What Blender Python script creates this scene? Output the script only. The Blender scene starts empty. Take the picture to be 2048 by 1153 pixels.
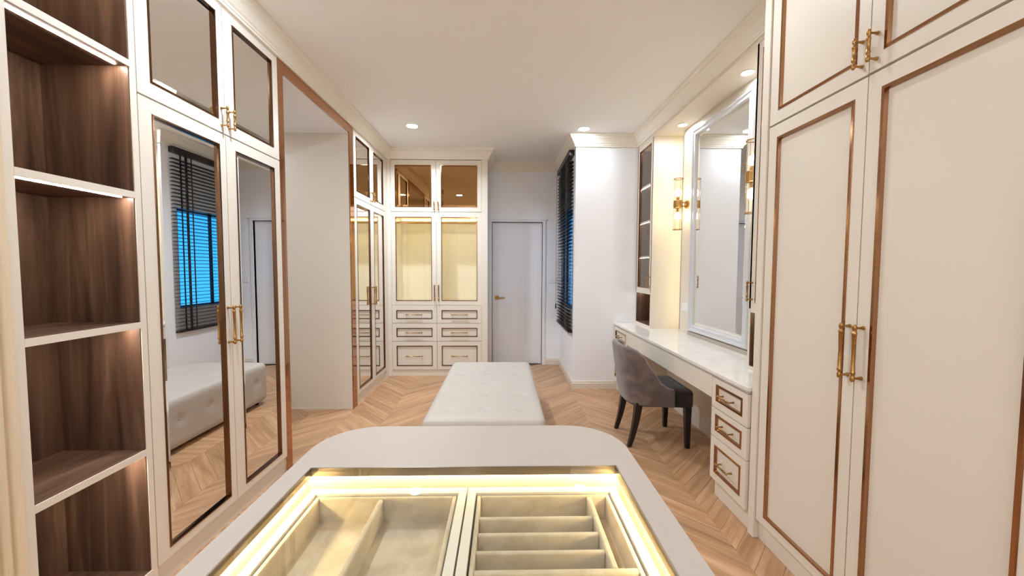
import bpy, math, random
from mathutils import Vector, Matrix
random.seed(4)
sc = bpy.context.scene
COL = sc.collection
R = math.radians

# ------------------------------------------------------------------ camera
cam_data = bpy.data.cameras.new('camera')
cam = bpy.data.objects.new('camera', cam_data)
COL.objects.link(cam)
sc.camera = cam
cam_data.sensor_width = 36.0
cam_data.lens = 768.0 / 2048.0 * 36.0
cam_data.clip_start = 0.02
YAW, PITCH, ROLL = R(1.23), R(2.88), R(0.18)
_f = Vector((math.sin(YAW) * math.cos(PITCH), math.cos(YAW) * math.cos(PITCH), -math.sin(PITCH)))
_r = Vector((math.cos(YAW), -math.sin(YAW), 0))
_u = _r.cross(_f)
_r2 = math.cos(ROLL) * _r + math.sin(ROLL) * _u
_u2 = -math.sin(ROLL) * _r + math.cos(ROLL) * _u
_m = Matrix((_r2, _u2, -_f)).transposed().to_4x4()
_m.translation = Vector((0, 0, 1.42))
cam.matrix_world = _m

# ------------------------------------------------------------------ world, exposure
vs = sc.view_settings
vs.view_transform = 'Standard'
vs.look = 'None'
vs.gamma = 1.0
vs.use_curve_mapping = False
vs.exposure = 1.08
W = bpy.data.worlds.new('dusk_sky')
sc.world = W
W.use_nodes = True
_nt = W.node_tree
_nt.nodes.clear()
_o = _nt.nodes.new('ShaderNodeOutputWorld')
_b = _nt.nodes.new('ShaderNodeBackground')
_tc = _nt.nodes.new('ShaderNodeTexCoord')
_sx = _nt.nodes.new('ShaderNodeSeparateXYZ')
_rp = _nt.nodes.new('ShaderNodeValToRGB')
_nt.links.new(_tc.outputs['Generated'], _sx.inputs[0])
_nt.links.new(_sx.outputs['Z'], _rp.inputs[0])
_nt.links.new(_rp.outputs[0], _b.inputs[0])
_nt.links.new(_b.outputs[0], _o.inputs[0])
_rp.color_ramp.elements[0].position = 0.0
_rp.color_ramp.elements[0].color = (0.03, 0.36, 0.92, 1)
_rp.color_ramp.elements[1].position = 0.7
_rp.color_ramp.elements[1].color = (0.012, 0.15, 0.62, 1)
_b.inputs[1].default_value = 1.05
cy = sc.cycles
cy.caustics_reflective = True
cy.caustics_refractive = False
cy.sample_clamp_indirect = 4.0
cy.max_bounces = 10
cy.diffuse_bounces = 5
cy.glossy_bounces = 6
cy.transparent_max_bounces = 10
cy.use_adaptive_sampling = True
cy.adaptive_threshold = 0.035
cy.blur_glossy = 1.0

LAMP_W = 9.0       # watts of a ceiling downlight
LAMP_C = (0.85, 0.985, 1.16)
# ------------------------------------------------------------------ materials
def lin(c):
    return tuple(((v / 255.0) / 12.92 if v / 255.0 <= 0.04045 else ((v / 255.0 + 0.055) / 1.055) ** 2.4) for v in c) + (1.0,)

def mat(name):
    m = bpy.data.materials.new(name)
    m.use_nodes = True
    nt = m.node_tree
    p = nt.nodes['Principled BSDF']
    return m, nt, p

def N(nt, t, **kw):
    n = nt.nodes.new(t)
    for k, v in kw.items():
        setattr(n, k, v)
    return n

def bump(nt, p, height, strength=0.1, dist=0.01):
    b = N(nt, 'ShaderNodeBump')
    b.inputs['Strength'].default_value = strength
    b.inputs['Distance'].default_value = dist
    nt.links.new(height, b.inputs['Height'])
    nt.links.new(b.outputs[0], p.inputs['Normal'])

def paint(name, c, rough=0.45, var=0.03, scale=3.0, bumpy=0.0):
    m, nt, p = mat(name)
    tc = N(nt, 'ShaderNodeTexCoord')
    no = N(nt, 'ShaderNodeTexNoise')
    no.inputs['Scale'].default_value = scale
    nt.links.new(tc.outputs['Object'], no.inputs['Vector'])
    mx = N(nt, 'ShaderNodeMixRGB')
    L = lin(c)
    mx.inputs[1].default_value = tuple(v * (1 - var) for v in L[:3]) + (1,)
    mx.inputs[2].default_value = tuple(min(1, v * (1 + var)) for v in L[:3]) + (1,)
    nt.links.new(no.outputs[0], mx.inputs[0])
    nt.links.new(mx.outputs[0], p.inputs['Base Color'])
    p.inputs['Roughness'].default_value = rough
    if bumpy:
        n2 = N(nt, 'ShaderNodeTexNoise')
        n2.inputs['Scale'].default_value = 160
        nt.links.new(tc.outputs['Object'], n2.inputs['Vector'])
        bump(nt, p, n2.outputs[0], bumpy, 0.002)
    return m

def metal(name, c, rough=0.2, scale=60):
    m, nt, p = mat(name)
    tc = N(nt, 'ShaderNodeTexCoord')
    no = N(nt, 'ShaderNodeTexNoise')
    no.inputs['Scale'].default_value = scale
    nt.links.new(tc.outputs['Object'], no.inputs['Vector'])
    mr = N(nt, 'ShaderNodeMapRange')
    mr.inputs['To Min'].default_value = rough * 0.8
    mr.inputs['To Max'].default_value = rough * 1.2
    nt.links.new(no.outputs[0], mr.inputs[0])
    nt.links.new(mr.outputs[0], p.inputs['Roughness'])
    p.inputs['Base Color'].default_value = lin(c)
    p.inputs['Metallic'].default_value = 1.0
    return m

def emit(name, c, s):
    m, nt, p = mat(name)
    p.inputs['Base Color'].default_value = (0.8, 0.8, 0.8, 1)
    p.inputs['Emission Color'].default_value = tuple(c) + (1,)
    p.inputs['Emission Strength'].default_value = s
    return m

def thin_glass(name, tint, refl=1.0):
    m, nt, p = mat(name)
    out = nt.nodes['Material Output']
    nt.nodes.remove(p)
    tr = N(nt, 'ShaderNodeBsdfTransparent')
    tr.inputs[0].default_value = tuple(tint) + (1,)
    gl = N(nt, 'ShaderNodeBsdfGlossy')
    gl.inputs['Roughness'].default_value = 0.0
    lw = N(nt, 'ShaderNodeLayerWeight')
    lw.inputs['Blend'].default_value = 0.5
    pw = N(nt, 'ShaderNodeMath', operation='POWER')
    pw.inputs[1].default_value = 5.0
    nt.links.new(lw.outputs['Facing'], pw.inputs[0])
    ml = N(nt, 'ShaderNodeMath', operation='MULTIPLY_ADD')
    ml.inputs[1].default_value = 0.96 * refl
    ml.inputs[2].default_value = 0.04 * refl
    mx = N(nt, 'ShaderNodeMixShader')
    nt.links.new(pw.outputs[0], ml.inputs[0])
    nt.links.new(ml.outputs[0], mx.inputs[0])
    nt.links.new(tr.outputs[0], mx.inputs[1])
    nt.links.new(gl.outputs[0], mx.inputs[2])
    nt.links.new(mx.outputs[0], out.inputs[0])
    return m

def wood(name, cols, axis=0, along=1.2, across=26.0, rough=0.4, random_tone=0.0, bumps=0.06, sheen=0.5):
    """grain along local axis; colour stops given dark to light"""
    m, nt, p = mat(name)
    tc = N(nt, 'ShaderNodeTexCoord')
    oi = N(nt, 'ShaderNodeObjectInfo')
    ad = N(nt, 'ShaderNodeVectorMath', operation='ADD')
    sc_ = N(nt, 'ShaderNodeVectorMath', operation='SCALE')
    cmb = N(nt, 'ShaderNodeCombineXYZ')
    for i in range(3):
        nt.links.new(oi.outputs['Random'], cmb.inputs[i])
    nt.links.new(cmb.outputs[0], sc_.inputs[0])
    sc_.inputs['Scale'].default_value = 37.0
    nt.links.new(tc.outputs['Object'], ad.inputs[0])
    nt.links.new(sc_.outputs[0], ad.inputs[1])
    mp = N(nt, 'ShaderNodeMapping')
    s = [across] * 3
    s[axis] = along
    mp.inputs['Scale'].default_value = s
    nt.links.new(ad.outputs[0], mp.inputs['Vector'])
    n1 = N(nt, 'ShaderNodeTexNoise')
    n1.inputs['Scale'].default_value = 1.0
    n1.inputs['Detail'].default_value = 6
    n1.inputs['Roughness'].default_value = 0.62
    n1.inputs['Distortion'].default_value = 0.6
    nt.links.new(mp.outputs[0], n1.inputs['Vector'])
    rp = N(nt, 'ShaderNodeValToRGB')
    el = rp.color_ramp.elements
    el[0].position = 0.3
    el[0].color = lin(cols[0])
    el[1].position = 0.7
    el[1].color = lin(cols[-1])
    if len(cols) == 3:
        e = el.new(0.5)
        e.color = lin(cols[1])
    nt.links.new(n1.outputs[0], rp.inputs[0])
    last = rp.outputs[0]
    if random_tone:
        mr = N(nt, 'ShaderNodeMapRange')
        mr.inputs['To Min'].default_value = 1 - random_tone
        mr.inputs['To Max'].default_value = 1 + random_tone
        nt.links.new(oi.outputs['Random'], mr.inputs[0])
        hs = N(nt, 'ShaderNodeHueSaturation')
        nt.links.new(mr.outputs[0], hs.inputs['Value'])
        nt.links.new(last, hs.inputs['Color'])
        last = hs.outputs[0]
    nt.links.new(last, p.inputs['Base Color'])
    p.inputs['Roughness'].default_value = rough
    p.inputs['Specular IOR Level'].default_value = sheen
    bump(nt, p, n1.outputs[0], bumps, 0.004)
    return m

def velvet(name, c1, c2, scale=9.0, sheen=0.4):
    m, nt, p = mat(name)
    tc = N(nt, 'ShaderNodeTexCoord')
    no = N(nt, 'ShaderNodeTexNoise')
    no.inputs['Scale'].default_value = scale
    no.inputs['Detail'].default_value = 5
    no.inputs['Distortion'].default_value = 1.2
    nt.links.new(tc.outputs['Object'], no.inputs['Vector'])
    rp = N(nt, 'ShaderNodeValToRGB')
    rp.color_ramp.elements[0].position = 0.35
    rp.color_ramp.elements[0].color = lin(c1)
    rp.color_ramp.elements[1].position = 0.7
    rp.color_ramp.elements[1].color = lin(c2)
    nt.links.new(no.outputs[0], rp.inputs[0])
    nt.links.new(rp.outputs[0], p.inputs['Base Color'])
    p.inputs['Roughness'].default_value = 0.9
    p.inputs['Sheen Weight'].default_value = sheen
    p.inputs['Specular IOR Level'].default_value = 0.1
    n2 = N(nt, 'ShaderNodeTexNoise')
    n2.inputs['Scale'].default_value = 400
    nt.links.new(tc.outputs['Object'], n2.inputs['Vector'])
    bump(nt, p, n2.outputs[0], 0.15, 0.002)
    return m

M = {}
M['cream'] = paint('cream_lacquer', (229, 219, 203), 0.38, 0.015)
M['wall'] = paint('white_wall_paint', (247, 247, 249), 0.7, 0.015, 2.0, 0.02)
M['ceil'] = paint('ceiling_paint', (250, 249, 247), 0.85, 0.012, 2.0)
M['crown'] = paint('crown_paint', (244, 238, 224), 0.55, 0.012)
M['door'] = paint('white_door_lacquer', (242, 241, 242), 0.42, 0.01)
M['counter'] = paint('matt_stone_top', (184, 172, 160), 0.5, 0.015, 5.0)
M['silver'] = paint('pearl_mirror_frame', (214, 215, 217), 0.22, 0.02)
M['plastic'] = paint('white_plastic', (240, 240, 238), 0.35, 0.01)
M['gold'] = metal('brushed_brass', (178, 136, 82), 0.26)
M['bronze'] = metal('rose_bronze_polished', (166, 124, 92), 0.12)
M['bronze_dark'] = metal('bronze_trim', (118, 88, 66), 0.14)
M['frame_band'] = metal('rose_gold_mirror_steel', (186, 140, 106), 0.06)
M['mirror'] = metal('silver_mirror', (236, 236, 234), 0.002)
M['mirror_bronze'] = metal('bronze_mirror', (176, 138, 92), 0.004)
M['glass'] = thin_glass('clear_glass', (0.97, 0.98, 0.96), 1.0)
M['glass_lamp'] = thin_glass('lamp_glass', (0.98, 0.97, 0.93), 1.0)
M['oak'] = wood('oak_plank', [(160, 117, 81), (189, 146, 107), (209, 171, 133)], 0, 1.6, 22.0, 0.34, 0.12, 0.05)
M['oak_base'] = wood('oak_joint', [(120, 86, 58), (134, 98, 66)], 0, 2.0, 20.0, 0.6)
M['walnut'] = wood('walnut', [(62, 44, 34), (94, 69, 54), (130, 100, 80)], 2, 1.0, 16.0, 0.42, 0.08, 0.04)
M['walnut_flat'] = wood('walnut_shelf', [(62, 44, 34), (94, 69, 54), (130, 100, 80)], 0, 1.0, 16.0, 0.42, 0.08, 0.04)
M['pilaster'] = wood('pale_painted_wood', [(214, 196, 166), (226, 208, 178), (236, 219, 191)], 2, 0.5, 14.0, 0.45, 0.0, 0.02)
M['blind'] = wood('espresso_slat', [(22, 15, 14), (36, 27, 25)], 0, 1.0, 30.0, 0.35)
M['black_wood'] = wood('black_lacquer_leg', [(16, 12, 12), (28, 22, 21)], 2, 1.0, 20.0, 0.3)
M['velvet_grey'] = velvet('taupe_velvet', (98, 84, 78), (128, 112, 105), 7.0, 0.5)
M['seat_shaded'] = velvet('shade_darkened_seat_velvet', (44, 36, 35), (66, 56, 53), 7.0, 0.4)  # taupe velvet darkened to carry the shadow under the desk
M['tray'] = velvet('beige_tray_velvet', (186, 170, 146), (212, 197, 173), 14.0, 0.3)
M['leather'] = paint('white_leather', (192, 183, 172), 0.5, 0.015, 6.0, 0.05)
M['lamp'] = emit('downlight_lens', (1.0, 0.97, 0.94), 30.0)
M['led_white'] = emit('led_neutral', (1.0, 0.90, 0.80), 65.0)
M['led_warm'] = emit('led_warm', (1.0, 0.82, 0.44), 27.0)
M['led_far'] = emit('led_warm_far', (1.0, 0.82, 0.44), 8.0)
M['led_niche'] = emit('led_niche', (1.0, 0.88, 0.76), 11.0)
M['led_cab'] = emit('led_cabinet', (1.0, 0.88, 0.42), 8.0)
M['bulb'] = emit('sconce_bulb', (1.0, 0.85, 0.58), 12.0)
M['led_soft'] = emit('led_soft', (1.0, 0.86, 0.52), 5.0)
M['led_fill'] = emit('led_fill', (1.0, 0.88, 0.44), 5.0)  # for the added fill strips in the glazed cabinet
M['dark'] = paint('light_block_paint', (40, 34, 30), 0.7)  # for the added light blocker behind the far door
M['rim'] = metal('satin_brown_rim', (150, 136, 120), 0.35)
M['frame_dark'] = paint('dark_window_frame', (38, 36, 40), 0.4)
# white marble-like vanity top
_mm, _nt2, _p2 = mat('polished_white_stone')
_t = N(_nt2, 'ShaderNodeTexCoord')
_w = N(_nt2, 'ShaderNodeTexWave')
_w.inputs['Scale'].default_value = 1.3
_w.inputs['Distortion'].default_value = 14
_w.inputs['Detail'].default_value = 5
_cr = N(_nt2, 'ShaderNodeValToRGB')
_cr.color_ramp.elements[0].position = 0.0
_cr.color_ramp.elements[0].color = lin((232, 227, 219))
_cr.color_ramp.elements[1].position = 0.25
_cr.color_ramp.elements[1].color = lin((238, 233, 224))
_nt2.links.new(_t.outputs['Object'], _w.inputs['Vector'])
_nt2.links.new(_w.outputs[0], _cr.inputs[0])
_nt2.links.new(_cr.outputs[0], _p2.inputs['Base Color'])
_p2.inputs['Roughness'].default_value = 0.12
M['stone'] = _mm

# ------------------------------------------------------------------ geometry helpers
class MB:
    def __init__(self):
        self.v = []
        self.f = []
        self.s = []

    def add(self, vs_, fs, smooth=False):
        o = len(self.v)
        self.v += [tuple(p) for p in vs_]
        self.f += [tuple(i + o for i in f) for f in fs]
        self.s += [smooth] * len(fs)
        return self

    def box(self, x0, x1, y0, y1, z0, z1):
        return self.add([(x0, y0, z0), (x1, y0, z0), (x1, y1, z0), (x0, y1, z0), (x0, y0, z1), (x1, y0, z1), (x1, y1, z1), (x0, y1, z1)],
                        [(3, 2, 1, 0), (4, 5, 6, 7), (0, 1, 5, 4), (1, 2, 6, 5), (2, 3, 7, 6), (3, 0, 4, 7)])

    def ring(self, x0, x1, z0, z1, w, yf, yb):
        """flat rectangular frame in the xz plane"""
        o = [(x0, z0), (x1, z0), (x1, z1), (x0, z1)]
        i = [(x0 + w, z0 + w), (x1 - w, z0 + w), (x1 - w, z1 - w), (x0 + w, z1 - w)]
        vs_ = [(a, yf, b) for a, b in o] + [(a, yf, b) for a, b in i] + [(a, yb, b) for a, b in o] + [(a, yb, b) for a, b in i]
        fs = []
        for k in range(4):
            n = (k + 1) % 4
            fs += [(k, n, 4 + n, 4 + k), (8 + n, 8 + k, 12 + k, 12 + n), (n, k, 8 + k, 8 + n), (4 + k, 4 + n, 12 + n, 12 + k)]
        return self.add(vs_, fs)

    def ridge(self, x0, x1, z0, z1, w, yo, ym, yi):
        """rectangular trim: outer edge yo, flat face ym, inner reveal down to yi"""
        def rect(d, y):
            return [(x0 + d, y, z0 + d), (x1 - d, y, z0 + d), (x1 - d, y, z1 - d), (x0 + d, y, z1 - d)]
        yb = max(yo, yi) + .004
        vs_ = rect(0, yb) + rect(0, yo) + rect(w * 0.15, ym) + rect(w * 0.8, ym) + rect(w, yi) + rect(w, yb)
        fs = []
        for L in range(5):
            for k in range(4):
                n = (k + 1) % 4
                fs.append((L * 4 + k, L * 4 + n, L * 4 + 4 + n, L * 4 + 4 + k))
        return self.add(vs_, fs)

    def bevel_plate(self, x0, x1, z0, z1, b, y_edge, y_face, y_back):
        def rect(d, y):
            return [(x0 + d, y, z0 + d), (x1 - d, y, z0 + d), (x1 - d, y, z1 - d), (x0 + d, y, z1 - d)]
        vs_ = rect(0, y_back) + rect(0, y_edge) + rect(b, y_face)
        fs = [(3, 2, 1, 0), (8, 9, 10, 11)]
        for L in range(2):
            for k in range(4):
                n = (k + 1) % 4
                fs.append((L * 4 + k, L * 4 + n, L * 4 + 4 + n, L * 4 + 4 + k))
        return self.add(vs_, fs)

    def lathe(self, prof, c=(0, 0, 0), axis='z', n=12, smooth=True):
        """prof: list of (t, r) along axis"""
        vs_, fs = [], []
        for t, r in prof:
            for k in range(n):
                a = 2 * math.pi * k / n
                p, q = r * math.cos(a), r * math.sin(a)
                if axis == 'z':
                    vs_.append((c[0] + p, c[1] + q, c[2] + t))
                elif axis == 'y':
                    vs_.append((c[0] + q, c[1] + t, c[2] + p))
                else:
                    vs_.append((c[0] + t, c[1] + p, c[2] + q))
        for i in range(len(prof) - 1):
            for k in range(n):
                m_ = (k + 1) % n
                fs.append((i * n + k, i * n + m_, (i + 1) * n + m_, (i + 1) * n + k))
        fs.append(tuple(reversed(range(n))))
        fs.append(tuple((len(prof) - 1) * n + k for k in range(n)))
        return self.add(vs_, fs, smooth)

    def prism(self, pts, z0, z1):
        n = len(pts)
        vs_ = [(x, y, z0) for x, y in pts] + [(x, y, z1) for x, y in pts]
        fs = [tuple(reversed(range(n))), tuple(range(n, 2 * n))]
        for k in range(n):
            m_ = (k + 1) % n
            fs.append((k, m_, n + m_, n + k))
        return self.add(vs_, fs)

    def mesh(self, name, material):
        me = bpy.data.meshes.new(name)
        me.from_pydata(self.v, [], self.f)
        me.polygons.foreach_set('use_smooth', self.s)
        me.materials.append(M[material])
        me.update()
        return me

def smooth_by_angle(me, ang=40):
    me.set_sharp_from_angle(angle=R(ang))

def link(name, me, parent=None):
    o = bpy.data.objects.new(name, me)
    COL.objects.link(o)
    if parent is not None:
        o.parent = parent
    return o

def part(name, mb, material, parent=None, bev=0.0, seg=1, fix=False):
    me = mb.mesh(name, material)
    if fix:
        import bmesh
        b = bmesh.new()
        b.from_mesh(me)
        bmesh.ops.recalc_face_normals(b, faces=b.faces)
        b.to_mesh(me)
        b.free()
    if any(mb.s):
        smooth_by_angle(me)
    o = link(name, me, parent)
    if bev:
        md = o.modifiers.new('bevel', 'BEVEL')
        md.width = bev
        md.segments = seg
        md.limit_method = 'ANGLE'
        md.angle_limit = R(40)
    return o

def tag(o, label=None, cat=None, group=None, kind=None):
    if label:
        o['label'] = label
    if cat:
        o['category'] = cat
    if group:
        o['group'] = group
    if kind:
        o['kind'] = kind
    return o

def thing(name, loc, rz, label, cat, group=None):
    o = bpy.data.objects.new(name, None)
    COL.objects.link(o)
    o.location = loc
    o.rotation_euler = (0, 0, rz)
    o.empty_display_size = 0.1
    return tag(o, label, cat, group)

def struct(name, mb, material, parent=None, label=None, bev=0.0, fix=False):
    o = part(name, mb, material, parent, bev, 1, fix)
    if parent is None:
        o['kind'] = 'structure'
    if label:
        o['label'] = label
    return o

def copy_tree(o, parent=None):
    c = o.copy()
    COL.objects.link(c)
    c.parent = parent
    for ch in list(o.children):
        copy_tree(ch, c)
    return c

def sweep(mb, prof, path):
    """profile (out, z) swept along an open xy path; out is to the right of travel, mitred"""
    n = len(path)
    P = [Vector(p) for p in path]
    rows = []
    for i in range(n):
        d0 = (P[i] - P[i - 1]).normalized() if i else None
        d1 = (P[i + 1] - P[i]).normalized() if i < n - 1 else None
        n0 = Vector((d0.y, -d0.x)) if d0 else None
        n1 = Vector((d1.y, -d1.x)) if d1 else None
        if n0 is None:
            b = n1
        elif n1 is None:
            b = n0
        else:
            b = (n0 + n1)
            b = b / b.dot(n0) if abs(b.dot(n0)) > 1e-6 else n0
        rows.append([(P[i].x + b.x * o, P[i].y + b.y * o, z) for o, z in prof])
    k = len(prof)
    for i in range(n - 1):
        for j in range(k):
            j2 = (j + 1) % k
            mb.add([rows[i][j], rows[i + 1][j], rows[i + 1][j2], rows[i][j2]], [(0, 1, 2, 3)])
    mb.add(rows[0], [tuple(range(k))])
    mb.add(rows[-1], [tuple(reversed(range(k)))])
    return mb

# ------------------------------------------------------------------ key dimensions
XL, XR = -1.51, 1.33          # fronts of the left and right cabinets
YB = 5.04                     # front of the back cabinet
YD = 5.63                     # door wall
YP = 4.475                    # pier wall
XW = 0.83                     # window wall
XV = 1.55                     # fronts of the vanity display cabinets
ZC = 2.955                    # ceiling
ZG = 2.14                     # gap between lower and upper doors
ZT = 2.815                    # top of cabinet doors
YN = -2.6                     # wall behind the camera

# ------------------------------------------------------------------ room shell
fl = struct('floor', MB().box(-3.6, 2.1, YN - .1, YD + .3, -0.14, -0.0042), 'oak_base', label='oak floor laid in a chevron pattern')
struct('ceiling', MB().box(-3.6, 2.1, YN - .1, YD + .15, ZC, ZC + .12), 'ceil', label='plain warm white ceiling')
# door wall with the door opening
DX0, DX1, DZ = -0.175, 0.565, 2.10
mb = MB()
mb.box(-2.2, DX0, YD, YD + .12, 0, ZC).box(DX1, XW + .15, YD, YD + .12, 0, ZC).box(DX0, DX1, YD, YD + .12, DZ, ZC)
struct('wall_back', mb, 'wall', label='white wall around the far door')
struct('wall_light_block', MB().box(DX0 - .2, DX1 + .2, YD + .12, YD + .18, -.1, 2.4), 'dark')  # unseen slab added to stop sky light leaking round the door
# window wall
WY0, WY1, WZ0, WZ1 = 4.66, 5.50, 0.93, 2.13
mb = MB()
mb.box(XW, XW + .05, YP, WY0, 0, ZC).box(XW, XW + .05, WY1, YD, 0, ZC).box(XW, XW + .05, WY0, WY1, 0, WZ0).box(XW, XW + .05, WY0, WY1, WZ1, ZC)
struct('wall_window', mb, 'wall', label='white wall with the window behind the blind')
struct('wall_pier', MB().box(XW + .05, 2.0, YP, YP + .15, 0, ZC), 'wall', label='white wall beside the vanity desk')
struct('wall_right', MB().box(1.90, 2.0, YN, YP, 0, ZC), 'wall', label='wall behind the vanity and wardrobes')
struct('wall_rear', MB().box(-3.5, 1.9, YN - .1, YN, 0, ZC), 'wall')
struct('wall_left', MB().box(-2.2, -2.12, YN, 2.655, 0, ZC).box(-2.2, -2.12, 3.95, YD, 0, ZC), 'wall')
struct('wall_passage', MB().box(-3.4, XL - .012, 3.847, 3.943, 0, 2.735), 'cream', label='plain cream side wall of the passage')
struct('wall_passage_near', MB().box(-3.4, -2.12, 2.56, 2.655, 0, 2.735), 'wall')
struct('wall_passage_end', MB().box(-3.5, -3.4, 2.5, 3.95, 0, 2.735), 'wall')
struct('ceiling_passage', MB().box(-3.5, XL - .012, 2.66, 3.95, 2.735, ZC), 'wall', label='lower white soffit over the passage')
struct('wall_left_near', MB().box(-2.12, -1.53, YN, 0.98, 0, ZC), 'cream')
struct('wall_right_near', MB().box(1.35, 1.9, YN, 0.86, 0, ZC), 'cream')

# crown moulding, one continuous run
CP = [(0, 2.822), (0.014, 2.822), (0.014, 2.836), (0.020, 2.838), (0.022, 2.850), (0.030, 2.856), (0.040, 2.872), (0.052, 2.892),
      (0.066, 2.908), (0.070, 2.910), (0.070, 2.922), (0.078, 2.926), (0.086, 2.936), (0.086, ZC), (0, ZC)]
path = [(XL, YN), (XL, YB), (-0.213, YB), (-0.213, YD), (XW, YD), (XW, YP), (XV, YP), (XV, 2.0), (1.32, 2.0), (1.32, YN)]
struct('trim_1', sweep(MB(), CP, path), 'crown', label='stepped crown moulding running round the ceiling', fix=True)
# fascia over the left cabinets and passage
struct('trim_2', MB().box(XL - .06, XL, 0.98, YB, 2.83, ZC).box(XL - .06, -0.213, YB, YB + .06, 2.822, ZC)
       .box(XV, XV + .035, 2.0, YP, 2.797, ZC), 'cream', label='cream fascia behind the crown moulding')
# baseboards
BP = [(0, 0), (0.016, 0), (0.016, 0.068), (0.010, 0.074), (0.010, 0.088), (0.004, 0.095), (0, 0.095)]
struct('baseboard_back', sweep(MB(), BP, [(DX1 + .045, YD), (XW, YD)]), 'cream', fix=True)
struct('baseboard_window', sweep(MB(), BP, [(XW, YD - .016), (XW, YP), (1.85, YP)]), 'cream', label='moulded cream baseboard round the window wall', fix=True)
struct('baseboard_passage', MB().box(-3.4, XL - .012, 3.842, 3.847, 0, 0.012), 'cream')

# rose gold band round the passage opening
mb = MB()
z1 = 2.828
x0, x1 = XL - .011, XL
mb.box(x0, x1, 2.66, 2.722, 0, z1).box(x0, x1, 3.845, 3.943, 0, z1).box(x0, x1, 2.722, 3.845, 2.742, z1)
struct('trim_3', mb, 'frame_band', label='rose gold mirror-polished frame around the passage opening', bev=.002)

# far door
d = tag(link('door_1', None), 'plain white far door with a short brass lever', kind='structure')
d.location = (0, YD, 0)
part('door_leaf', MB().box(DX0 + .004, DX1 - .004, .03, .07, .008, DZ - .004), 'door', d, .002)
mb = MB()
mb.box(DX0 - .055, DX0, -.018, .1, 0, DZ).box(DX1, DX1 + .045, -.018, .1, 0, DZ).box(DX0 - .055, DX1 + .045, -.018, .1, DZ, DZ + .03)
mb.box(DX0 - .06, DX1 + .065, -.030, 0, DZ + .028, DZ + .045)
part('door_frame', mb, 'door', d, .002)
hd = part('lever_handle', MB().box(-.13, -.075, .020, .03, .965, 1.02), 'gold', d, .002)
part('lever', MB().box(-.11, .015, -.02, -.008, .983, 1.0).box(-.112, -.096, -.01, .022, .984, .999), 'gold', hd, .002)

# window
w = tag(link('window_1', None), 'blue-lit window behind the dark slatted blind', kind='structure')
w.location = (XW, 0, 0)
part('window_frame', MB().box(.02, .05, WY0, WY0 + .03, WZ0, WZ1).box(.02, .05, WY1 - .03, WY1, WZ0, WZ1)
     .box(.02, .05, WY0, WY1, WZ0, WZ0 + .03).box(.02, .05, WY0, WY1, WZ1 - .03, WZ1)
     .box(.02, .05, 5.20, 5.225, WZ0, WZ1), 'frame_dark', w)
part('pane', MB().box(.033, .037, WY0 + .025, 5.205, WZ0 + .025, WZ1 - .025), 'glass', w)
part('pane', MB().box(.033, .037, 5.22, WY1 - .025, WZ0 + .025, WZ1 - .025), 'glass', w)

# ------------------------------------------------------------------ chevron planks
CW, SX = 0.3825, -1.115
PW = 0.142                      # plank height measured along Y
def plank_mesh(sgn):
    # local x runs along the plank (45 degrees), so the wood grain follows it
    g = 0.0004
    pts = [(0, 0), (CW, sgn * CW), (CW, sgn * CW + PW), (0, PW)]
    cx = sum(p[0] for p in pts) / 4
    cyy = sum(p[1] for p in pts) / 4
    a = -sgn * math.pi / 4
    loc = []
    for x, y in pts:
        x, y = x - cx, y - cyy
        loc.append((x * math.cos(a) - y * math.sin(a), x * math.sin(a) + y * math.cos(a)))
    def inset(k):
        return [(x * (1 - k / .25), y * (1 - k / .05)) for x, y in loc]
    lo, mid, top = inset(g), inset(g), inset(g + .0009)
    mb = MB()
    vs_ = [(x, y, -.0042) for x, y in lo] + [(x, y, -.0008) for x, y in mid] + [(x, y, 0) for x, y in top]
    mb.add(vs_, [(8, 9, 10, 11)] + [(L * 4 + k, L * 4 + (k + 1) % 4, L * 4 + 4 + (k + 1) % 4, L * 4 + 4 + k) for L in range(2) for k in range(4)])
    return mb, cx, cyy
PM = {}
for sgn in (1, -1):
    mb, cx, cyy = plank_mesh(sgn)
    PM[sgn] = (mb, mb.mesh('plank', 'oak'), cx, cyy)
def seen_spot(x, y):
    if y < 1.45 or y > YD:
        return False
    if x < -1.56 and not (2.3 < y < 3.9 and x > -2.15):
        return False
    if x > 1.5 and not (x < 1.8 and 2.3 < y < 4.5):
        return False
    if x > XW + .1 and y > YP + .1:
        return False
    if y > YB + .1 and x < -.4:
        return False
    if -.55 < x < .3 and (2.6 < y < 3.75 or y < 1.9):
        return False
    return True
rest = MB()
count = 0
for c in range(-7, 9):
    sgn = 1 if c % 2 == 0 else -1
    src, me, cx, cyy = PM[sgn]
    x = SX + c * CW + cx
    if x < -3.5 or x > 2.0:
        continue
    y0 = 4.407 if sgn == 1 else 4.407 + CW
    for k in range(-60, 14):
        y = y0 + k * PW + cyy
        if y < YN or y > YD + .12:
            continue
        rz = sgn * math.pi / 4
        if seen_spot(x, y) and count < 299:
            count += 1
            o = link('plank', me, fl)
            o.location = (x, y, 0)
            o.rotation_euler = (0, 0, rz)
        else:
            ca, sa = math.cos(rz), math.sin(rz)
            rest.add([(x + p[0] * ca - p[1] * sa, y + p[0] * sa + p[1] * ca, p[2]) for p in src.v], src.f)
tag(part('planks', rest, 'oak', fl), kind='stuff')
print('planks', count)

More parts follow.
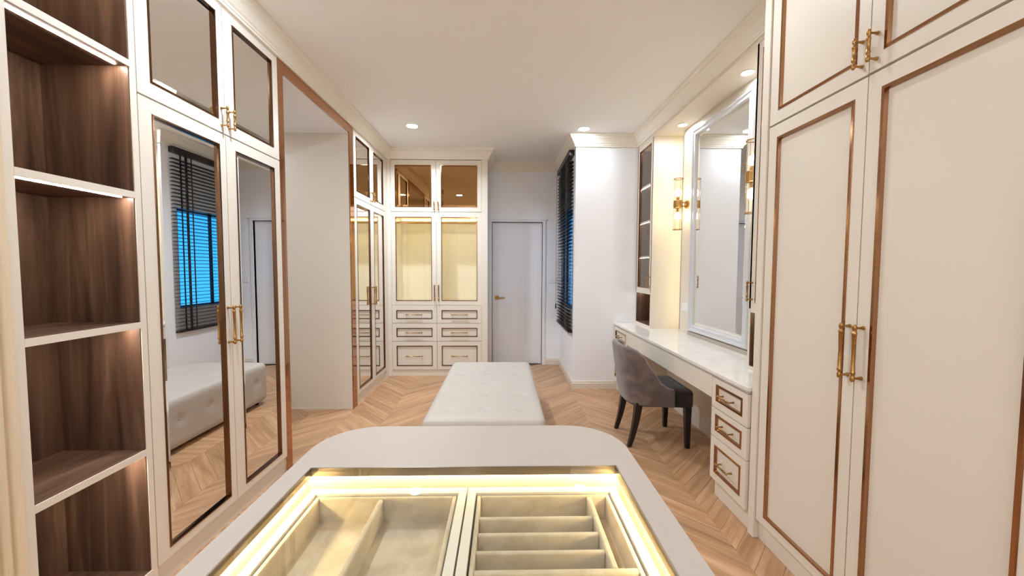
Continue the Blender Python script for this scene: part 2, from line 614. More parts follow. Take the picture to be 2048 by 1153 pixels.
# ------------------------------------------------------------------ handles
def handle_mesh(L, r=1.0):
    mb = MB()
    h = L / 2
    y = -.034
    pr = [(-h, .002), (-h + .003, .0055 * r), (-h + .008, .0068 * r), (-h + .018, .0068 * r), (-h + .021, .0048 * r), (-h + .028, .0050 * r),
          (-h + .031, .0078 * r), (-h + .036, .0078 * r), (-h + .038, .0066 * r), (0, .0052 * r)]
    pr = pr + [(-t, q) for t, q in reversed(pr[:-1])]
    mb.lathe(pr, (0, y, 0), 'z', 10)
    for s in (-1, 1):
        mb.lathe([(y, .0050 * r), (y + .012, .0036 * r), (-.010, .0046 * r), (-.004, .0066 * r), (0, .0070 * r)], (0, 0, s * (h - .013)), 'y', 8)
    me = mb.mesh('handle', 'gold')
    smooth_by_angle(me, 50)
    return me
H = {L: handle_mesh(L, r) for L, r in ((.215, 1.15), (.115, 1.0), (.225, .95), (.13, .95))}

def handle(parent, x, z, L, horizontal=False, y=0.0):
    o = link('handle', H[L], parent)
    o.location = (x, y, z)
    if horizontal:
        o.rotation_euler = (0, R(90), 0)
    o['label'] = 'brass bar handle'
    return o

# ------------------------------------------------------------------ doors and drawers (front at y=0, facing -y)
G = 0.0022
def mirror_door(root, x0, x1, z0, z1, mx0, mx1, mz0, mz1, glass='mirror', trim='bronze_dark', bevel=.022):
    mb = MB()
    a0, a1, b0, b1 = x0 + G, x1 - G, z0 + .0030, z1 - .0030
    # stiles and rails round the opening
    for q in ((a0, mx0, b0, b1), (mx1, a1, b0, b1), (mx0, mx1, b0, mz0), (mx0, mx1, mz1, b1)):
        mb.box(q[0], q[1], 0, .021, q[2], q[3])
    dr = part('door', mb, 'cream', root)
    part('trim_frame', MB().ridge(mx0, mx1, mz0, mz1, .011, -.001, -.003, 0.012), trim, dr, fix=True)
    if glass == 'glass':
        g = part('glass_pane', MB().box(mx0 + .009, mx1 - .009, .011, .015, mz0 + .009, mz1 - .009), 'glass', dr)
        # bevelled border of the pane
        part('pane_bevel', MB().ridge(mx0 + .011, mx1 - .011, mz0 + .011, mz1 - .011, .018, .0108, .0085, .0100), 'glass', dr, fix=True)
    else:
        part('mirror_panel', MB().bevel_plate(mx0 + .010, mx1 - .010, mz0 + .010, mz1 - .010, bevel, .0105, .0080, .017), glass, dr, fix=True)
    return dr

def panel_door(root, x0, x1, z0, z1, tx0, tx1, tz0, tz1, trim='bronze', tw=.016, name='door'):
    a0, a1, b0, b1 = x0 + G, x1 - G, z0 + .0030, z1 - .0030
    mb = MB()
    for q in ((a0, tx0, b0, b1), (tx1, a1, b0, b1), (tx0, tx1, b0, tz0), (tx0, tx1, tz1, b1)):
        mb.box(q[0], q[1], 0, .021, q[2], q[3])
    dr = part(name, mb, 'cream', root)
    part('trim_frame', MB().ridge(tx0, tx1, tz0, tz1, tw, -.001, -.003, .011), trim, dr, fix=True)
    part('panel', MB().box(tx0 + tw * .8, tx1 - tw * .8, .0105, .020, tz0 + tw * .8, tz1 - tw * .8), 'cream', dr)
    return dr

# ------------------------------------------------------------------ left mirrored wardrobe
def mirrored_wardrobe(loc, width, label, left_margin=.062, filler=0.0):
    """facing +X; local x runs to +Y. width of the pair of doors, optional filler post at the far end"""
    t = thing('mirrored_wardrobe', loc, R(90), label, 'wardrobe')
    part('body', MB().box(0, width + filler, .024, .60, .1, 2.83), 'cream', t)
    if filler:
        part('filler_post', MB().box(width, width + filler, -.002, .024, 0, 2.83), 'cream', t)
    part('plinth', MB().box(0, width + filler, .018, .58, 0, .1), 'cream', t)
    hw = width / 2
    for k in range(2):
        a, b = k * hw, (k + 1) * hw
        m0, m1 = (a + left_margin, b - .046) if k == 0 else (a + .074, b - .062)
        dr = mirror_door(t, a, b, .104, ZG, m0, m1, .15, 2.078)
        handle(dr, hw + (-.027 if k == 0 else .027), 1.107, .215)
        dr = mirror_door(t, a, b, ZG + .002, ZT, m0, m1, 2.208, 2.765)
        handle(dr, hw + (-.027 if k == 0 else .027), 2.226, .115)
    part('top_rail', MB().box(0, width + filler, 0, .024, ZT, 2.83), 'cream', t)
    return t
mirrored_wardrobe((XL, 1.65, 0), 1.006, 'cream wardrobe with tall mirror doors next to the dark open shelves')
mirrored_wardrobe((XL, 3.945, 0), 1.005, 'narrow-looking mirrored wardrobe in the far corner beyond the passage', filler=.088)

# ------------------------------------------------------------------ open walnut shelf unit
t = thing('open_shelf_unit', (XL, 1.205, 0), R(90), 'tall open shelf unit lined in dark walnut with lit shelves', 'shelf')
part('side_panel', MB().box(0, .028, 0, .36, 0, 2.83), 'cream', t)
part('side_panel', MB().box(.418, .443, 0, .36, 0, 2.83), 'cream', t)
part('side_lining', MB().box(.028, .032, .004, .36, 0, 2.8), 'walnut', t)
part('side_lining', MB().box(.414, .418, .004, .36, 0, 2.8), 'walnut', t)
part('back_panel', MB().box(.028, .418, .348, .36, 0, 2.8), 'walnut', t)
part('plinth', MB().box(.028, .418, .004, .02, 0, .094), 'cream', t)
part('top_panel', MB().box(.028, .418, 0, .36, 2.78, 2.83), 'cream', t)
for z in (2.254, 1.729, 1.192, .649, .118):
    s = part('shelf', MB().box(.032, .414, .004, .348, z - .024, z), 'walnut_flat', t)
    part('shelf_edge', MB().box(.028, .418, -.001, .004, z - .025, z + .001), 'cream', s)
    part('led_strip', MB().box(.036, .398, .034, .043, z - .0262, z - .0235), 'led_white', s)
part('led_strip', MB().box(.036, .40, .040, .052, 2.776, 2.780), 'led_white', t)

# fluted pilaster left of the shelves
mb = MB()
pts = [(XL - .02, .98), (XL - .02, 1.205), (XL + .004, 1.205), (XL + .004, 1.190)]
y = 1.186
while y > 1.01:
    pts += [(XL + .004, y), (XL - .006, y - .006), (XL - .006, y - .012), (XL + .004, y - .018)]
    y -= .032
pts += [(XL + .004, .98)]
mb.prism(pts, 0, 2.83)
struct('trim_4', mb, 'pilaster', label='fluted cream pilaster beside the dark open shelves', fix=True)

# ------------------------------------------------------------------ back cabinet
t = thing('glazed_cabinet', (-1.463, YB, 0), 0, 'cream cabinet with yellow-lit glass doors above six drawers', 'cabinet')
CWD = 1.172
part('plinth', MB().box(0, CWD, .012, .56, 0, .082), 'cream', t)
part('lower_body', MB().box(0, CWD, .024, .58, .082, .938), 'cream', t)
part('side_panel', MB().box(-.047, 0, -.003, .58, 0, 2.824), 'cream', t)
part('side_panel', MB().box(CWD, CWD + .078, -.003, .58, 0, 2.824), 'cream', t)
part('back_panel', MB().box(0, CWD, .56, .58, .938, 2.15), 'cream', t)
part('upper_body', MB().box(0, CWD, .024, .58, 2.15, 2.824), 'cream', t)
part('cornice_lip', MB().box(0, CWD, .46, .56, 2.085, 2.15), 'cream', t)
part('led_strip', MB().box(.03, CWD - .03, .452, .460, 2.098, 2.106), 'led_cab', t)
part('led_strip', MB().box(.03, CWD - .03, .045, .057, 2.143, 2.150), 'led_cab', t)
for x in (.006, CWD - .014):
    part('led_strip', MB().box(x, x + .008, .030, .038, .96, 2.12), 'led_fill', t)  # hidden strips added to even out the light inside the cabinet
part('hanging_rail', MB().lathe([(.002, .012), (CWD - .002, .012)], (0, .30, 2.045), 'x', 12), 'gold', t)
hw = CWD / 2
for k in range(2):
    a, b = k * hw, (k + 1) * hw
    hx = hw + (-.026 if k == 0 else .026)
    m0, m1 = (a + .055, b - .060) if k == 0 else (a + .060, b - .055)
    dr = mirror_door(t, a, b, 2.154, 2.818, m0, m1, 2.211, 2.752, 'mirror_bronze', 'bronze')
    handle(dr, hx, 2.228, .115)
    dr = mirror_door(t, a, b, .940, 2.152, m0, m1, .994, 2.088, 'glass', 'bronze')
    handle(dr, hx, 1.10, .215)
    for z0, z1, c0, c1 in ((.082, .461, .130, .402), (.461, .700, .518, .638), (.700, .938, .755, .873)):
        dr = panel_door(t, a, b, z0, z1, m0, m1, c0, c1, 'bronze_dark', .012, 'drawer')
        handle(dr, (m0 + m1) / 2, (c0 + c1) / 2, .225, True)

# ------------------------------------------------------------------ right tall wardrobe
t = thing('tall_wardrobe', (XR, 1.935, 0), R(-90), 'tall cream wardrobe with rose gold inlaid door panels', 'wardrobe')
part('end_post', MB().box(-.048, -.002, -.010, .55, 0, 2.83), 'cream', t, .002)
part('body', MB().box(0, 1.06, .024, .55, .1, 2.83), 'cream', t)
part('plinth', MB().box(-.002, 1.06, .022, .54, 0, .1), 'cream', t)
for k in range(2):
    a, b = (0, .525) if k == 0 else (.525, 1.058)
    m0, m1 = (.058, .475) if k == 0 else (.577, 1.006)
    dr = panel_door(t, a, b, .104, 2.128, m0, m1, .15, 2.066)
    handle(dr, .525 + (-.028 if k == 0 else .028), 1.11, .215)
    dr = panel_door(t, a, b, 2.132, ZT, m0, m1, 2.192, 2.755)
    handle(dr, .525 + (-.028 if k == 0 else .028), 2.218, .115)
part('top_rail', MB().box(0, 1.06, 0, .024, ZT, 2.83), 'cream', t)

# ------------------------------------------------------------------ vanity
t = thing('vanity_worktop', (1.30, 4.47, 0), R(-90), 'long polished white stone vanity top under the framed mirror', 'worktop')
part('slab', MB().box(0, 2.481, 0, .56, .768, .790), 'stone', t, .0015)
part('edge_strip', MB().box(0, 2.481, .003, .022, .757, .768), 'counter', t)
XD = 1.305
def drawer_unit(loc, w, label):
    t = thing('drawer_unit', loc, R(-90), label, 'drawers')
    part('body', MB().box(0, w, .024, .54, .115, .757), 'cream', t)
    part('plinth', MB().box(.004, w, .034, .5, 0, .115), 'cream', t)
    for z0, z1, c0, c1 in ((.115, .387, .165, .338), (.387, .568, .428, .532), (.568, .755, .612, .716)):
        dr = panel_door(t, 0, w, z0, z1, .045, w - .045, c0, c1, 'bronze', .016, 'drawer')
        handle(dr, w / 2, (c0 + c1) / 2, .13, True)
    return t
drawer_unit((XD, 2.342, 0), .353, 'three-drawer vanity unit beside the tall right wardrobe')
drawer_unit((XD, 4.47, 0), .47, 'vanity drawer unit behind the chair, at the white wall')
t = thing('vanity_apron', (XD, 4.0, 0), R(-90), 'plain cream drawer fronts spanning the vanity knee space', 'drawers')
L = 4.0 - 2.342
part('drawer_front', MB().box(.001, L - .527, 0, .02, .618, .755), 'cream', t, .001)
part('drawer_front', MB().box(L - .525, L - .002, 0, .02, .618, .755), 'cream', t, .001)
part('drawer_box', MB().box(.01, L - .01, .02, .43, .63, .757), 'cream', t)
part('back_panel', MB().box(0, L, .43, .45, 0, .757), 'cream', t)

# ---- display cabinets at both ends of the vanity
def display_cabinet(loc, w, label, hside):
    t = thing('display_cabinet', loc, R(-90), label, 'cabinet')
    D = .31
    z0, z1 = .790, 2.797
    part('side_panel', MB().box(0, .018, 0, D, z0, z1), 'cream', t)
    part('side_panel', MB().box(w - .018, w, 0, D, z0, z1), 'cream', t)
    part('back_panel', MB().box(.018, w - .018, D - .012, D, z0, z1), 'walnut', t)
    part('side_lining', MB().box(.018, .021, .022, D - .012, z0, z1), 'walnut', t)
    part('side_lining', MB().box(w - .021, w - .018, .022, D - .012, z0, z1), 'walnut', t)
    for a in (.018, w - .021):
        part('niche_side', MB().box(a, a + .003, .002, .022, z0 + .026, 1.150), 'walnut', t)
    part('niche_floor', MB().box(.018, w - .018, 0, D - .012, z0, z0 + .022), 'cream', t)
    part('niche_lining', MB().box(.021, w - .021, .006, D - .012, z0 + .022, z0 + .026), 'walnut_flat', t)
    mid = part('niche_top', MB().box(.018, w - .018, .001, D - .012, 1.150, 1.176), 'cream', t)
    part('led_strip', MB().box(.03, w - .03, .05, .058, 1.146, 1.150), 'led_niche', mid)
    part('top_panel', MB().box(.018, w - .018, .022, D - .012, 2.77, 2.797), 'cream', t)
    part('led_strip', MB().box(.03, w - .03, .040, .048, 2.766, 2.770), 'led_niche', t)
    for z in (1.565, 1.955, 2.35):
        s = part('shelf', MB().box(.021, w - .021, .028, D - .012, z - .018, z), 'cream', t)
        part('led_strip', MB().box(.03, w - .03, .036, .044, z - .021, z - .018), 'led_niche', s)
    m0, m1 = .056, w - .056
    dr = mirror_door(t, .001, w - .001, 1.172, 2.797, m0, m1, 1.212, 2.748, 'glass', 'bronze')
    handle(dr, w - .034 if hside else .030, 1.285, .13)
    return t
display_cabinet((XV, 4.47, 0), .46, 'narrow lit display cabinet on the vanity at the white wall', True)
display_cabinet((XV, 2.388, 0), .39, 'narrow lit display cabinet on the vanity against the tall wardrobe', False)

# soffit over the vanity
struct('trim_5', MB().box(XV + .035, 1.90, 2.388, 4.01, 2.797, 2.83), 'cream', label='cream soffit over the vanity mirror')

# ---- mirror on a backing board
t = thing('vanity_mirror', (1.80, 3.87, 0), R(-90), 'large rectangular mirror in a pearl white moulded frame above the vanity', 'mirror')
BW = 1.34
part('backing_board', MB().box(0, BW, 0, .02, .790, 2.797), 'cream', t)
part('base_strip', MB().box(.21, BW - .21, -.022, 0, .790, .822), 'counter', t)
m0, m1, q0, q1 = .225, BW - .225, .832, 2.722
mb = MB()
def rect(d, y):
    return [(m0 + d, y, q0 + d), (m1 - d, y, q0 + d), (m1 - d, y, q1 - d), (m0 + d, y, q1 - d)]
prof = [(0, .0), (0, -.024), (.005, -.030), (.016, -.030), (.020, -.023), (.032, -.020), (.044, -.026), (.051, -.026), (.055, -.016), (.062, -.012), (.062, 0)]
vs_ = []
for dd, yy in prof:
    vs_ += rect(dd, yy)
fs = [(i * 4 + k, i * 4 + (k + 1) % 4, i * 4 + 4 + (k + 1) % 4, i * 4 + 4 + k) for i in range(len(prof) - 1) for k in range(4)]
mb.add(vs_, fs)
part('frame', mb, 'silver', t, fix=True)
part('mirror_panel', MB().bevel_plate(m0 + .060, m1 - .060, q0 + .060, q1 - .060, .024, -.006, -.009, -.001), 'mirror', t, fix=True)
ls = part('led_strip', MB().box(.035, .045, .085, .095, .80, 2.79), 'led_soft', t)

# ---- sconces
def sconce(loc, label):
    t = thing('wall_sconce', loc, R(-90), label, 'wall lamp', 'sconces flanking the vanity mirror')
    c = (0, -.095)
    part('backplate', MB().lathe([(-.018, .030), (-.016, .038), (0, .040)], (0, 0, 0), 'y', 20), 'gold', t)
    part('arm', MB().box(-.006, .006, c[1], -.015, .012, .024).box(-.006, .006, c[1], -.015, -.024, -.012), 'gold', t)
    part('band', MB().lathe([(-.036, .040), (-.034, .043), (.034, .043), (.036, .040)], (c[0], c[1], 0), 'z', 20), 'gold', t)
    g = MB()
    n = 20
    g.lathe([(-.245, .0385), (.245, .0385)], (c[0], c[1], 0), 'z', n)
    g.f, g.s = g.f[:-2], g.s[:-2]
    part('glass_tube', g, 'glass_lamp', t)
    for k in range(4):
        a = 2 * math.pi * k / 4 + .6
        part('rod', MB().lathe([(-.247, .0014), (.247, .0014)], (c[0] + .043 * math.cos(a), c[1] + .043 * math.sin(a), 0), 'z', 6), 'gold', t)
    for s in (-1, 1):
        mb = MB()
        pr = [(.243, .036), (.243, .047), (.249, .047), (.249, .036), (.243, .036)]
        mb.lathe([(s * q, r_) for q, r_ in pr], (c[0], c[1], 0), 'z', 20)
        mb.f, mb.s = mb.f[:-2], mb.s[:-2]
        part('rim_ring', mb, 'gold', t, fix=True)
        part('bulb_holder', MB().lathe([(s * .036, .014), (s * .075, .014), (s * .078, .010)], (c[0], c[1], 0), 'z', 12), 'gold', t, fix=True)
        part('bulb', MB().lathe([(s * .078, .010), (s * .086, .020), (s * .104, .0285), (s * .124, .0285), (s * .142, .020), (s * .150, .004)], (c[0], c[1], 0), 'z', 14), 'bulb', t, fix=True)
    return t
sconce((1.80, 3.765, 2.055), 'brass and glass tube sconce between the lit cabinet and the mirror')
s2 = sconce((1.80, 2.635, 2.055), 'brass and glass tube sconce on the wardrobe side of the mirror')

# socket on the backing board and switch by the door
def plate(name, loc, rz, label, cat, n):
    t = thing(name, loc, rz, label, cat)
    part('cover_plate', MB().box(-.062, .062, -.008, 0, -.04, .04), 'plastic', t, .003)
    for k in range(n):
        x = -.036 + k * .036
        part('rocker', MB().box(x - .015, x + .015, -.011, -.007, -.024, .024), 'plastic', t, .002)
    return t
plate('wall_socket', (1.80, 3.755, 1.045), R(-90), 'white wall socket beside the mirror frame above the vanity', 'socket', 3)
plate('light_switch', (.715, YD, 1.245), 0, 'white switch plate between the far door and the blind', 'switch', 3)

# ------------------------------------------------------------------ downlights
def downlight(x, y, z, label, r=.058, group='recessed ceiling downlights', lens='lamp', watts=1.0, spread=178):
    t = thing('downlight', (x, y, z), 0, label, 'downlight', group)
    mb = MB()
    pr = [(0, r + .010), (-.004, r + .010), (-.006, r + .004), (-.003, r), (0, r)]
    mb.lathe(pr, (0, 0, 0), 'z', 28)
    mb.f, mb.s = mb.f[:-2], mb.s[:-2]
    part('trim_ring', mb, 'plastic', t, fix=True)
    part('lens', MB().lathe([(-.0025, r), (-.001, r)], (0, 0, 0), 'z', 28), lens, t, fix=True)
    ld = bpy.data.lights.new('downlight_beam', 'AREA')
    ld.shape = 'DISK'
    ld.size = 2 * r
    ld.energy = LAMP_W * watts
    ld.color = LAMP_C
    ld.spread = R(spread)
    lo = link('downlight_beam', ld, t)
    lo.location = (0, 0, -.008)
downlight(-.99, 4.24, ZC, 'round ceiling downlight above the far left corner cabinets', watts=1.5, spread=152)
downlight(.875, 4.27, ZC, 'round ceiling downlight near the white pier wall', watts=.2)
downlight(-.93, 1.97, ZC, 'ceiling downlight above the wardrobe by the open shelves', watts=1.15)
downlight(.875, 1.97, ZC, 'ceiling downlight above the tall right wardrobe', watts=.2)
downlight(-.93, -.35, ZC, 'ceiling downlight behind the island, shelf side', watts=.4)
downlight(.875, -.35, ZC, 'ceiling downlight behind the island, wardrobe side', watts=.25)
downlight(-.93, -1.9, ZC, 'added unseen fill downlight at the rear, shelf side', watts=.8)  # out-of-view lamp added as fill for the room
downlight(.875, -1.9, ZC, 'added unseen fill downlight at the rear, wardrobe side', watts=.8)  # its pair, likewise added out of view for fill
downlight(1.70, 3.70, 2.797, 'small soffit downlight near the sconce', .036, 'soffit downlights over the mirror', watts=.12)
downlight(1.70, 2.72, 2.797, 'small soffit downlight near the tall wardrobe', .036, 'soffit downlights over the mirror', watts=.12)
downlight(-2.6, 3.2, 2.735, 'added unseen downlight brightening the side passage', watts=.13)  # out-of-view lamp added to brighten the passage wall

# ------------------------------------------------------------------ venetian blind
t = thing('venetian_blind', (XW - .032, 4.575, .65), R(-90), 'dark brown slatted blind over the window beside the pier', 'blind')
# local x -> -Y, so run from x=0 (Y 4.575) to x=-BL
BL = 5.585 - 4.575
ZB = .65
sl = MB()
sl.add([(-BL, -.027, -.003), (0, -.027, -.003), (0, 0, .001), (-BL, 0, .001), (0, .027, -.003), (-BL, .027, -.003),
        (-BL, -.027, 0), (0, -.027, 0), (0, 0, .004), (-BL, 0, .004), (0, .027, 0), (-BL, .027, 0)],
       [(3, 2, 1, 0), (5, 4, 2, 3), (6, 7, 8, 9), (9, 8, 10, 11), (0, 1, 7, 6), (4, 5, 11, 10), (1, 2, 8, 7), (2, 4, 10, 8), (3, 0, 6, 9), (5, 3, 9, 11)])
slme = sl.mesh('slat', 'blind')
n_sl = 47
for k in range(n_sl):
    o = link('slat', slme, t)
    o.location = (0, 0, .035 + k * .0435)
    o.rotation_euler = (R(-4), 0, 0)
part('bottom_rail', MB().box(-BL, 0, -.027, .027, 0, .018), 'blind', t, .002)
part('head_rail', MB().box(-BL, 0, -.034, .030, 2.105, 2.17), 'blind', t, .002)
for x in (-.16, -.25, -.74, -.83):
    part('ladder_tape', MB().box(x - .010, x + .010, -.0285, -.0275, .0, 2.11).box(x - .010, x + .010, .0275, .0285, .0, 2.11), 'blind', t)
part('pull_cord', MB().lathe([(.25, .002), (2.11, .002)], (-BL + .02, -.040, 0), 'z', 6).lathe([(.19, .004), (.20, .010), (.26, .007), (.275, .002)], (-BL + .02, -.040, 0), 'z', 8), 'blind', t)

# ------------------------------------------------------------------ tufted ottoman
OX0, OX1, OY0, OY1, OZ0, OZ1 = -.545, .285, 2.47, 4.07, .03, .43
t = thing('ottoman', ((OX0 + OX1) / 2, (OY0 + OY1) / 2, 0), 0, 'long white tufted ottoman bench in the middle of the room', 'ottoman')
hx, hy, hz = (OX1 - OX0) / 2, (OY1 - OY0) / 2, (OZ1 - OZ0) / 2
rr = .055
buttons = []
for i in range(3):
    for j in range(5):
        buttons.append((Vector(((i - 1) * .26, (j - 2) * .305, hz)), Vector((0, 0, 1))))
for j in range(5):
    for s in (-1, 1):
        buttons.append((Vector((s * hx, (j - 2) * .305, .02)), Vector((s, 0, 0))))
for i in range(3):
    for s in (-1, 1):
        buttons.append((Vector(((i - 1) * .26, s * hy, .02)), Vector((0, s, 0))))
def grid_face(nu, nv, fn):
    vs_, fs = [], []
    for a in range(nu + 1):
        for b in range(nv + 1):
            vs_.append(fn(-1 + 2 * a / nu, -1 + 2 * b / nv))
    for a in range(nu):
        for b in range(nv):
            fs.append((a * (nv + 1) + b, (a + 1) * (nv + 1) + b, (a + 1) * (nv + 1) + b + 1, a * (nv + 1) + b + 1))
    return vs_, fs
def rounded(p):
    q = Vector((max(-hx + rr, min(hx - rr, p.x)), max(-hy + rr, min(hy - rr, p.y)), max(-hz + rr, min(hz - rr, p.z))))
    d_ = p - q
    n_ = d_.normalized() if d_.length > 1e-9 else Vector((0, 0, 1))
    s_ = q + n_ * rr
    # soft pillow crown and button dimples
    e = 0.0
    for bp, bn in buttons:
        if bn.dot(n_) > .3:
            dd = (s_ - bp)
            dd -= bn * dd.dot(bn)
            e -= .013 * math.exp(-(dd.length / .040) ** 2)
    if n_.z > .5:
        e += .006 * math.cos(s_.x / hx * 1.4) * math.cos(s_.y / hy * 1.4)
    return s_ + n_ * e
mb = MB()
NU, NV, NW = 44, 76, 22
fcs = [(NU, NV, lambda a, b: Vector((a * hx, b * hy, hz))), (NU, NV, lambda a, b: Vector((-a * hx, b * hy, -hz))),
       (NV, NW, lambda a, b: Vector((hx, a * hy, b * hz))), (NV, NW, lambda a, b: Vector((-hx, -a * hy, b * hz))),
       (NU, NW, lambda a, b: Vector((a * hx, -hy, b * hz))), (NU, NW, lambda a, b: Vector((-a * hx, hy, b * hz)))]
for nu, nv, fn in fcs:
    a_, b_ = grid_face(nu, nv, lambda a, b: rounded(fn(a, b)))
    mb.add([(p.x, p.y, p.z + (OZ0 + OZ1) / 2) for p in a_], b_, True)
part('cushion_body', mb, 'leather', t)
bm_ = MB().lathe([(-.003, .011), (.002, .010), (.005, .005), (.0055, .001)], (0, 0, 0), 'z', 10)
bme = bm_.mesh('button', 'leather')
for bp, bn in buttons:
    o = link('button', bme, t)
    q = rounded(Vector(bp))
    o.location = (q.x, q.y, q.z + (OZ0 + OZ1) / 2)
    o.rotation_mode = 'QUATERNION'
    o.rotation_quaternion = Vector((0, 0, 1)).rotation_difference(bn)
for sx in (-1, 1):
    for sy in (-1, 1):
        part('foot', MB().lathe([(0, .018), (.04, .022)], (sx * (hx - .08), sy * (hy - .08), 0), 'z', 12), 'black_wood', t)

# ------------------------------------------------------------------ vanity chair (faces +X)
CHX, CHY = 1.23, 3.165
t = thing('vanity_chair', (CHX, CHY, 0), 0, 'taupe velvet tub chair with black legs at the vanity', 'chair')
HWD = .238
def plan(s):
    """s in -1..1 round the U from near front to far front; returns plan point and outward normal"""
    # straight sides x from .10 to -.06, then half ellipse to the back
    a = abs(s)
    if a > .70:
        k = (a - .70) / .30
        x = -.05 + k * .16
        y = HWD - .004 * (1 - k)
        nx, ny = 0.0, 1.0
    else:
        th = (a / .70) * (math.pi / 2)
        e = .72
        cx_, sy_ = math.cos(th) ** e if th < math.pi / 2 - 1e-6 else 0.0, math.sin(th) ** e
        x = -.05 - .20 * cx_
        y = (HWD - .004) * sy_
        nx, ny = -math.cos(th), math.sin(th)
    sg = 1 if s >= 0 else -1
    return Vector((x, y * sg)), Vector((nx, ny * sg)).normalized()
def top_z(s):
    a = abs(s)
    pts = [(0, .790), (.30, .786), (.45, .768), (.56, .722), (.64, .655), (.72, .572), (.80, .508), (.90, .470), (1.0, .455)]
    for (a0, z0), (a1, z1) in zip(pts, pts[1:]):
        if a <= a1:
            k = (a - a0) / (a1 - a0)
            return z0 + (z1 - z0) * k
    return pts[-1][1]
mb = MB()
NS, NZ = 64, 12
TH = .048
rows = []
for i in range(NS + 1):
    s = -1 + 2 * i / NS
    p, nr = plan(s)
    zt = top_z(s)
    zb = .335 + .02 * (1 - abs(s))
    col = []
    for j in range(NZ + 1):
        k = j / NZ
        z = zb + (zt - zb) * k
        lean = (max(0, z - .40) * .13 - .014 * max(0, .42 - z) / .08) * (1 if abs(s) < .7 else max(0.0, 1 - (abs(s) - .7) / .2))
        col.append((p + nr * lean, z))
    row = []
    for q, z in col:
        row.append((q.x, q.y, z))
    q, z = col[-1]
    for a in (30, 60, 90, 120, 150):
        aa = R(a)
        c_ = q - nr * (TH / 2)
        row.append((c_.x + nr.x * TH / 2 * math.cos(aa), c_.y + nr.y * TH / 2 * math.cos(aa), z + TH * .42 * math.sin(aa)))
    for q, z in reversed(col):
        q2 = q - nr * TH
        row.append((q2.x, q2.y, z))
    rows.append(row)
m_ = len(rows[0])
vs_ = [p for r_ in rows for p in r_]
fs = []
for i in range(NS):
    for j in range(m_):
        j2 = (j + 1) % m_
        fs.append((i * m_ + j, (i + 1) * m_ + j, (i + 1) * m_ + j2, i * m_ + j2))
mb.add(vs_, fs, True)
mb.add(rows[0], [tuple(range(m_))])
mb.add(rows[-1], [tuple(reversed(range(m_)))])
sh = part('back_shell', mb, 'velvet_grey', t, fix=True)
# seat: rounded slab from inside the shell to the front edge
mb = MB()
def seat_loop(ins, z):
    pts = []
    n = 14
    for i in range(n + 1):
        s = -.92 + 1.84 * i / n
        p, nr = plan(s)
        q = p - nr * (TH * .55 + ins)
        pts.append((q.x, q.y, z))
    w_ = HWD - .002 - ins
    fx = .270 - ins
    r_ = .04
    for a in (90, 60, 30, 0):
        pts.append((fx - r_ + r_ * math.cos(R(a)), w_ - r_ + r_ * math.sin(R(a)), z))
    for a in (0, -30, -60, -90):
        pts.append((fx - r_ + r_ * math.cos(R(a)), -w_ + r_ + r_ * math.sin(R(a)), z))
    return pts
loops = [seat_loop(.006, .330), seat_loop(0, .338), seat_loop(0, .440), seat_loop(.006, .455), seat_loop(.022, .466), seat_loop(.06, .473), seat_loop(.12, .476)]
k_ = len(loops[0])
vs_ = [p for l in loops for p in l]
fs = [(i * k_ + j, i * k_ + (j + 1) % k_, (i + 1) * k_ + (j + 1) % k_, (i + 1) * k_ + j) for i in range(len(loops) - 1) for j in range(k_)]
fs += [tuple(reversed(range(k_))), tuple((len(loops) - 1) * k_ + j for j in range(k_))]
mb.add(vs_, fs, True)
part('seat', mb, 'seat_shaded', t, fix=True)
def leg(tx, ty, bx, by, z, w0=.026, w1=.016, curve=0.0):
    mb = MB()
    n = 6
    prev = None
    vs_, fs = [], []
    for i in range(n + 1):
        k = i / n
        cx_, cy_ = tx + (bx - tx) * (k + curve * k * (k - 1) * 1.0), ty + (by - ty) * k
        ww = w0 + (w1 - w0) * k
        zz = z * (1 - k)
        vs_ += [(cx_ - ww, cy_ - ww, zz), (cx_ + ww, cy_ - ww, zz), (cx_ + ww, cy_ + ww, zz), (cx_ - ww, cy_ + ww, zz)]
    for i in range(n):
        for k in range(4):
            fs.append((i * 4 + k, i * 4 + (k + 1) % 4, i * 4 + 4 + (k + 1) % 4, i * 4 + 4 + k))
    fs += [(3, 2, 1, 0), tuple(n * 4 + k for k in range(4))]
    mb.add(vs_, fs)
    return part('leg', mb, 'black_wood', t, .003, 2, True)
for s in (-1, 1):
    leg(-.155, s * .175, -.225, s * .178, .36, .028, .016, .6)
    leg(.225, s * .205, .228, s * .212, .34, .026, .016)

